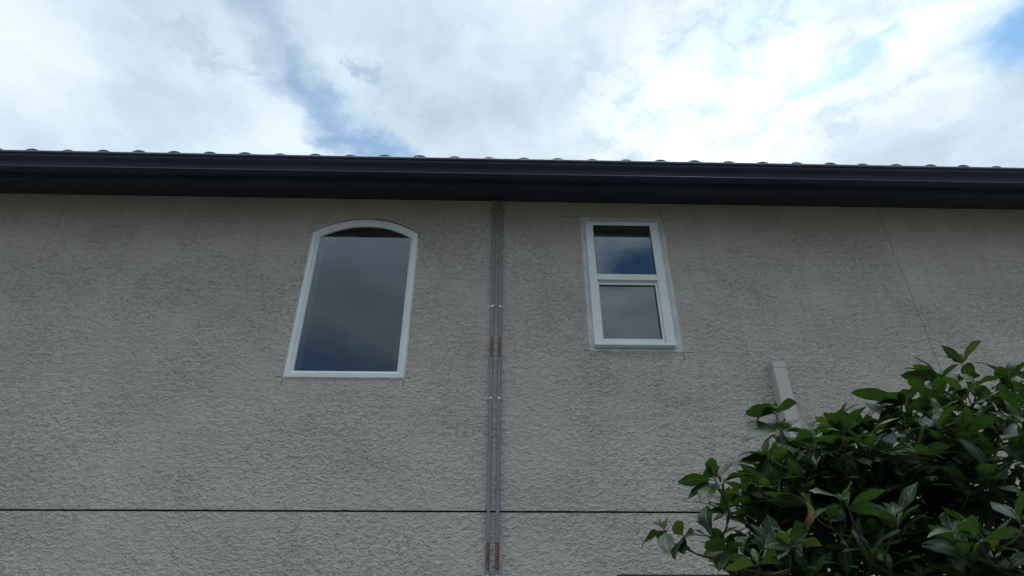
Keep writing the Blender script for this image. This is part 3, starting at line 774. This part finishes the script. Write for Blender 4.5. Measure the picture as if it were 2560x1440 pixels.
LV = Leaves(); nodes = []            # shoot tips, for the branches
def leaf_up(d):
    u_ = Vector((rnd.gauss(0, .35), rnd.choice([-0.6, 0.1, 0.6, 0.85]) + rnd.gauss(0, .25), 1.0)); return u_
for row in ROS:
    c = Vector(row[0]); mean = Vector((0, 0, 0))
    for t in row[1:]:
        T = Vector(t); mean += (T - c); L = (T - c).length
        LV.leaf(c + (T - c) * 0.02, T, leaf_up(T - c), min(L, .13) * rnd.uniform(0.34, 0.47), rnd.random(), 0.0 if rnd.random() < .72 else rnd.uniform(.15, .7),
                curl=rnd.uniform(.05, .22), fold=rnd.uniform(.15, .5), notch=rnd.random() < 0.18)
    for k in range(2):               # small new leaves in the heart of the whorl
        a = rnd.uniform(0, 6.28); T = c + Vector((math.cos(a) * .022, math.sin(a) * .022, .042))
        LV.leaf(c, T, Vector((-math.cos(a), -math.sin(a), .3)), .018, .9, rnd.uniform(.4, 1), .1, .5)
    nodes.append((c, Vector((0, 0, 1))))
def whorl(c, axis, n, size, young=0.0):
    axis = axis.normalized(); a0 = rnd.uniform(0, 6.28)
    x_ = axis.cross(Vector((.2, .9, .1))).normalized(); y_ = axis.cross(x_)
    for k in range(n):
        a = a0 + k * 2.4; tilt = R(rnd.uniform(30, 80)); 
        d = axis * math.cos(tilt) + (x_ * math.cos(a) + y_ * math.sin(a)) * math.sin(tilt)
        d.z -= rnd.uniform(-.1, .2); d.normalize()
        L = size * rnd.uniform(.72, 1.12); b = c - axis * (0.012 * k)
        LV.leaf(b, b + d * L, axis + Vector((rnd.gauss(0, .2), rnd.gauss(0, .2), .2)), L * rnd.uniform(.32, .44), rnd.random(),
                young if rnd.random() < .5 else 0.0, curl=rnd.uniform(.03, .25), fold=rnd.uniform(.1, .5), notch=rnd.random() < .1)
    nodes.append((c, axis))
# the crown: lobes (centre, radii) standing in depth, leaves mostly towards their outer skin
LOBES = [((1.66, 2.15, 1.92), (0.60, 0.55, 0.42), 215), ((2.15, 2.25, 1.95), (0.60, 0.60, 0.46), 195), ((1.16, 2.02, 1.72), (0.42, 0.48, 0.42), 165),
         ((0.90, 1.95, 1.42), (0.42, 0.45, 0.40), 85), ((1.45, 1.80, 1.56), (0.60, 0.42, 0.40), 70), ((2.85, 2.3, 1.75), (0.70, 0.70, 0.60), 40),
         ((1.06, 2.0, 1.93), (0.20, 0.22, 0.17), 34), ((1.36, 2.05, 2.02), (0.24, 0.28, 0.20), 40), ((0.84, 1.85, 1.74), (0.20, 0.22, 0.20), 22),
         ((1.6, 2.2, 1.1), (1.1, 0.75, 0.60), 110)]
for (cx, cy, cz), (rx, ry, rz), n in LOBES:
    for k in range(n):
        while True:
            q = Vector((rnd.uniform(-1, 1), rnd.uniform(-1, 1), rnd.uniform(-1, 1)))
            if 0.30 < q.length < 1.0 and q.z > -0.75 and (q.length > 0.8 or q.z < 0.1 or rnd.random() < .35): break
        c = Vector((cx + q.x * rx, cy + q.y * ry, cz + q.z * rz))
        ax = Vector((q.x * .5, q.y * .5, max(q.z, 0) * .5 + .8)).normalized()
        whorl(c, ax, rnd.choice([4, 5, 6, 7, 8]), 0.112, 0.5 if q.z > .5 and rnd.random() < .4 else 0.0)
under(shrub, LV.build('foliage', M['leaf']))

# branches: every shoot is joined to the nearest branch already grown
bmx = MB(); root_pts = []
trunks = [[(1.50, 2.20, 0.0), (1.46, 2.18, 0.5), (1.36, 2.12, 1.0), (1.22, 2.05, 1.4), (1.12, 2.0, 1.65)],
          [(1.60, 2.18, 0.0), (1.64, 2.2, 0.6), (1.70, 2.18, 1.2), (1.78, 2.15, 1.7), (1.85, 2.12, 2.05)],
          [(1.66, 2.12, 0.0), (1.80, 2.15, 0.6), (2.1, 2.2, 1.2), (2.3, 2.22, 1.7)]]
tm = MB()
for tpts in trunks:
    fine = []
    for i in range(len(tpts) - 1):
        for s in range(5): fine.append(Vector(tpts[i]).lerp(Vector(tpts[i + 1]), s / 5) + Vector((rnd.gauss(0, .006), rnd.gauss(0, .006), 0)))
    fine.append(Vector(tpts[-1])); n = len(fine)
    tm.tube(fine, [0.026 * (1 - i / n) + 0.007 for i in range(n)], 8)
    root_pts += fine[n // 4:]
under(shrub, tm.build('trunk', M['bark'], smooth=True))
grown = list(root_pts)
hub = Vector((1.5, 2.15, 1.0))
for c, ax in sorted(nodes, key=lambda t: (t[0] - hub).length):
    best = min(grown, key=lambda g_: (g_ - c).length + max(0, g_.z - c.z + 0.05) * 2.5 + (0.25 if (g_ - c).length < 0.06 else 0))
    L = (best - c).length; m1 = best.lerp(c, .35) + Vector((rnd.gauss(0, .03), rnd.gauss(0, .03), -0.02)) * min(L / .3, 1)
    m2 = c - ax * min(.10, L * .4)
    pts = []
    for s in range(8):
        t = s / 7; pts.append(best * (1 - t) ** 3 + m1 * 3 * t * (1 - t) ** 2 + m2 * 3 * t * t * (1 - t) + c * t ** 3)
    r0 = min(0.0075, 0.0028 + L * 0.009); bmx.tube(pts, [r0 + (0.0022 - r0) * s / 7 for s in range(8)], 5, caps=False)
    grown += pts[2:7]
under(shrub, bmx.build('branch', M['bark'], smooth=True))
# one withered leaf hanging among the green
DL = Leaves(); b0 = Vector((0.822, 1.56, 1.845)); DL.leaf(b0, b0 + Vector((-0.022, 0.0, -0.085)), Vector((0.5, -1, .1)), 0.030, .5, 0, .3, .9)
dl = under(shrub, DL.build('withered_leaf', M['dead_leaf'])); tag(dl, 'dry curled tan leaf')
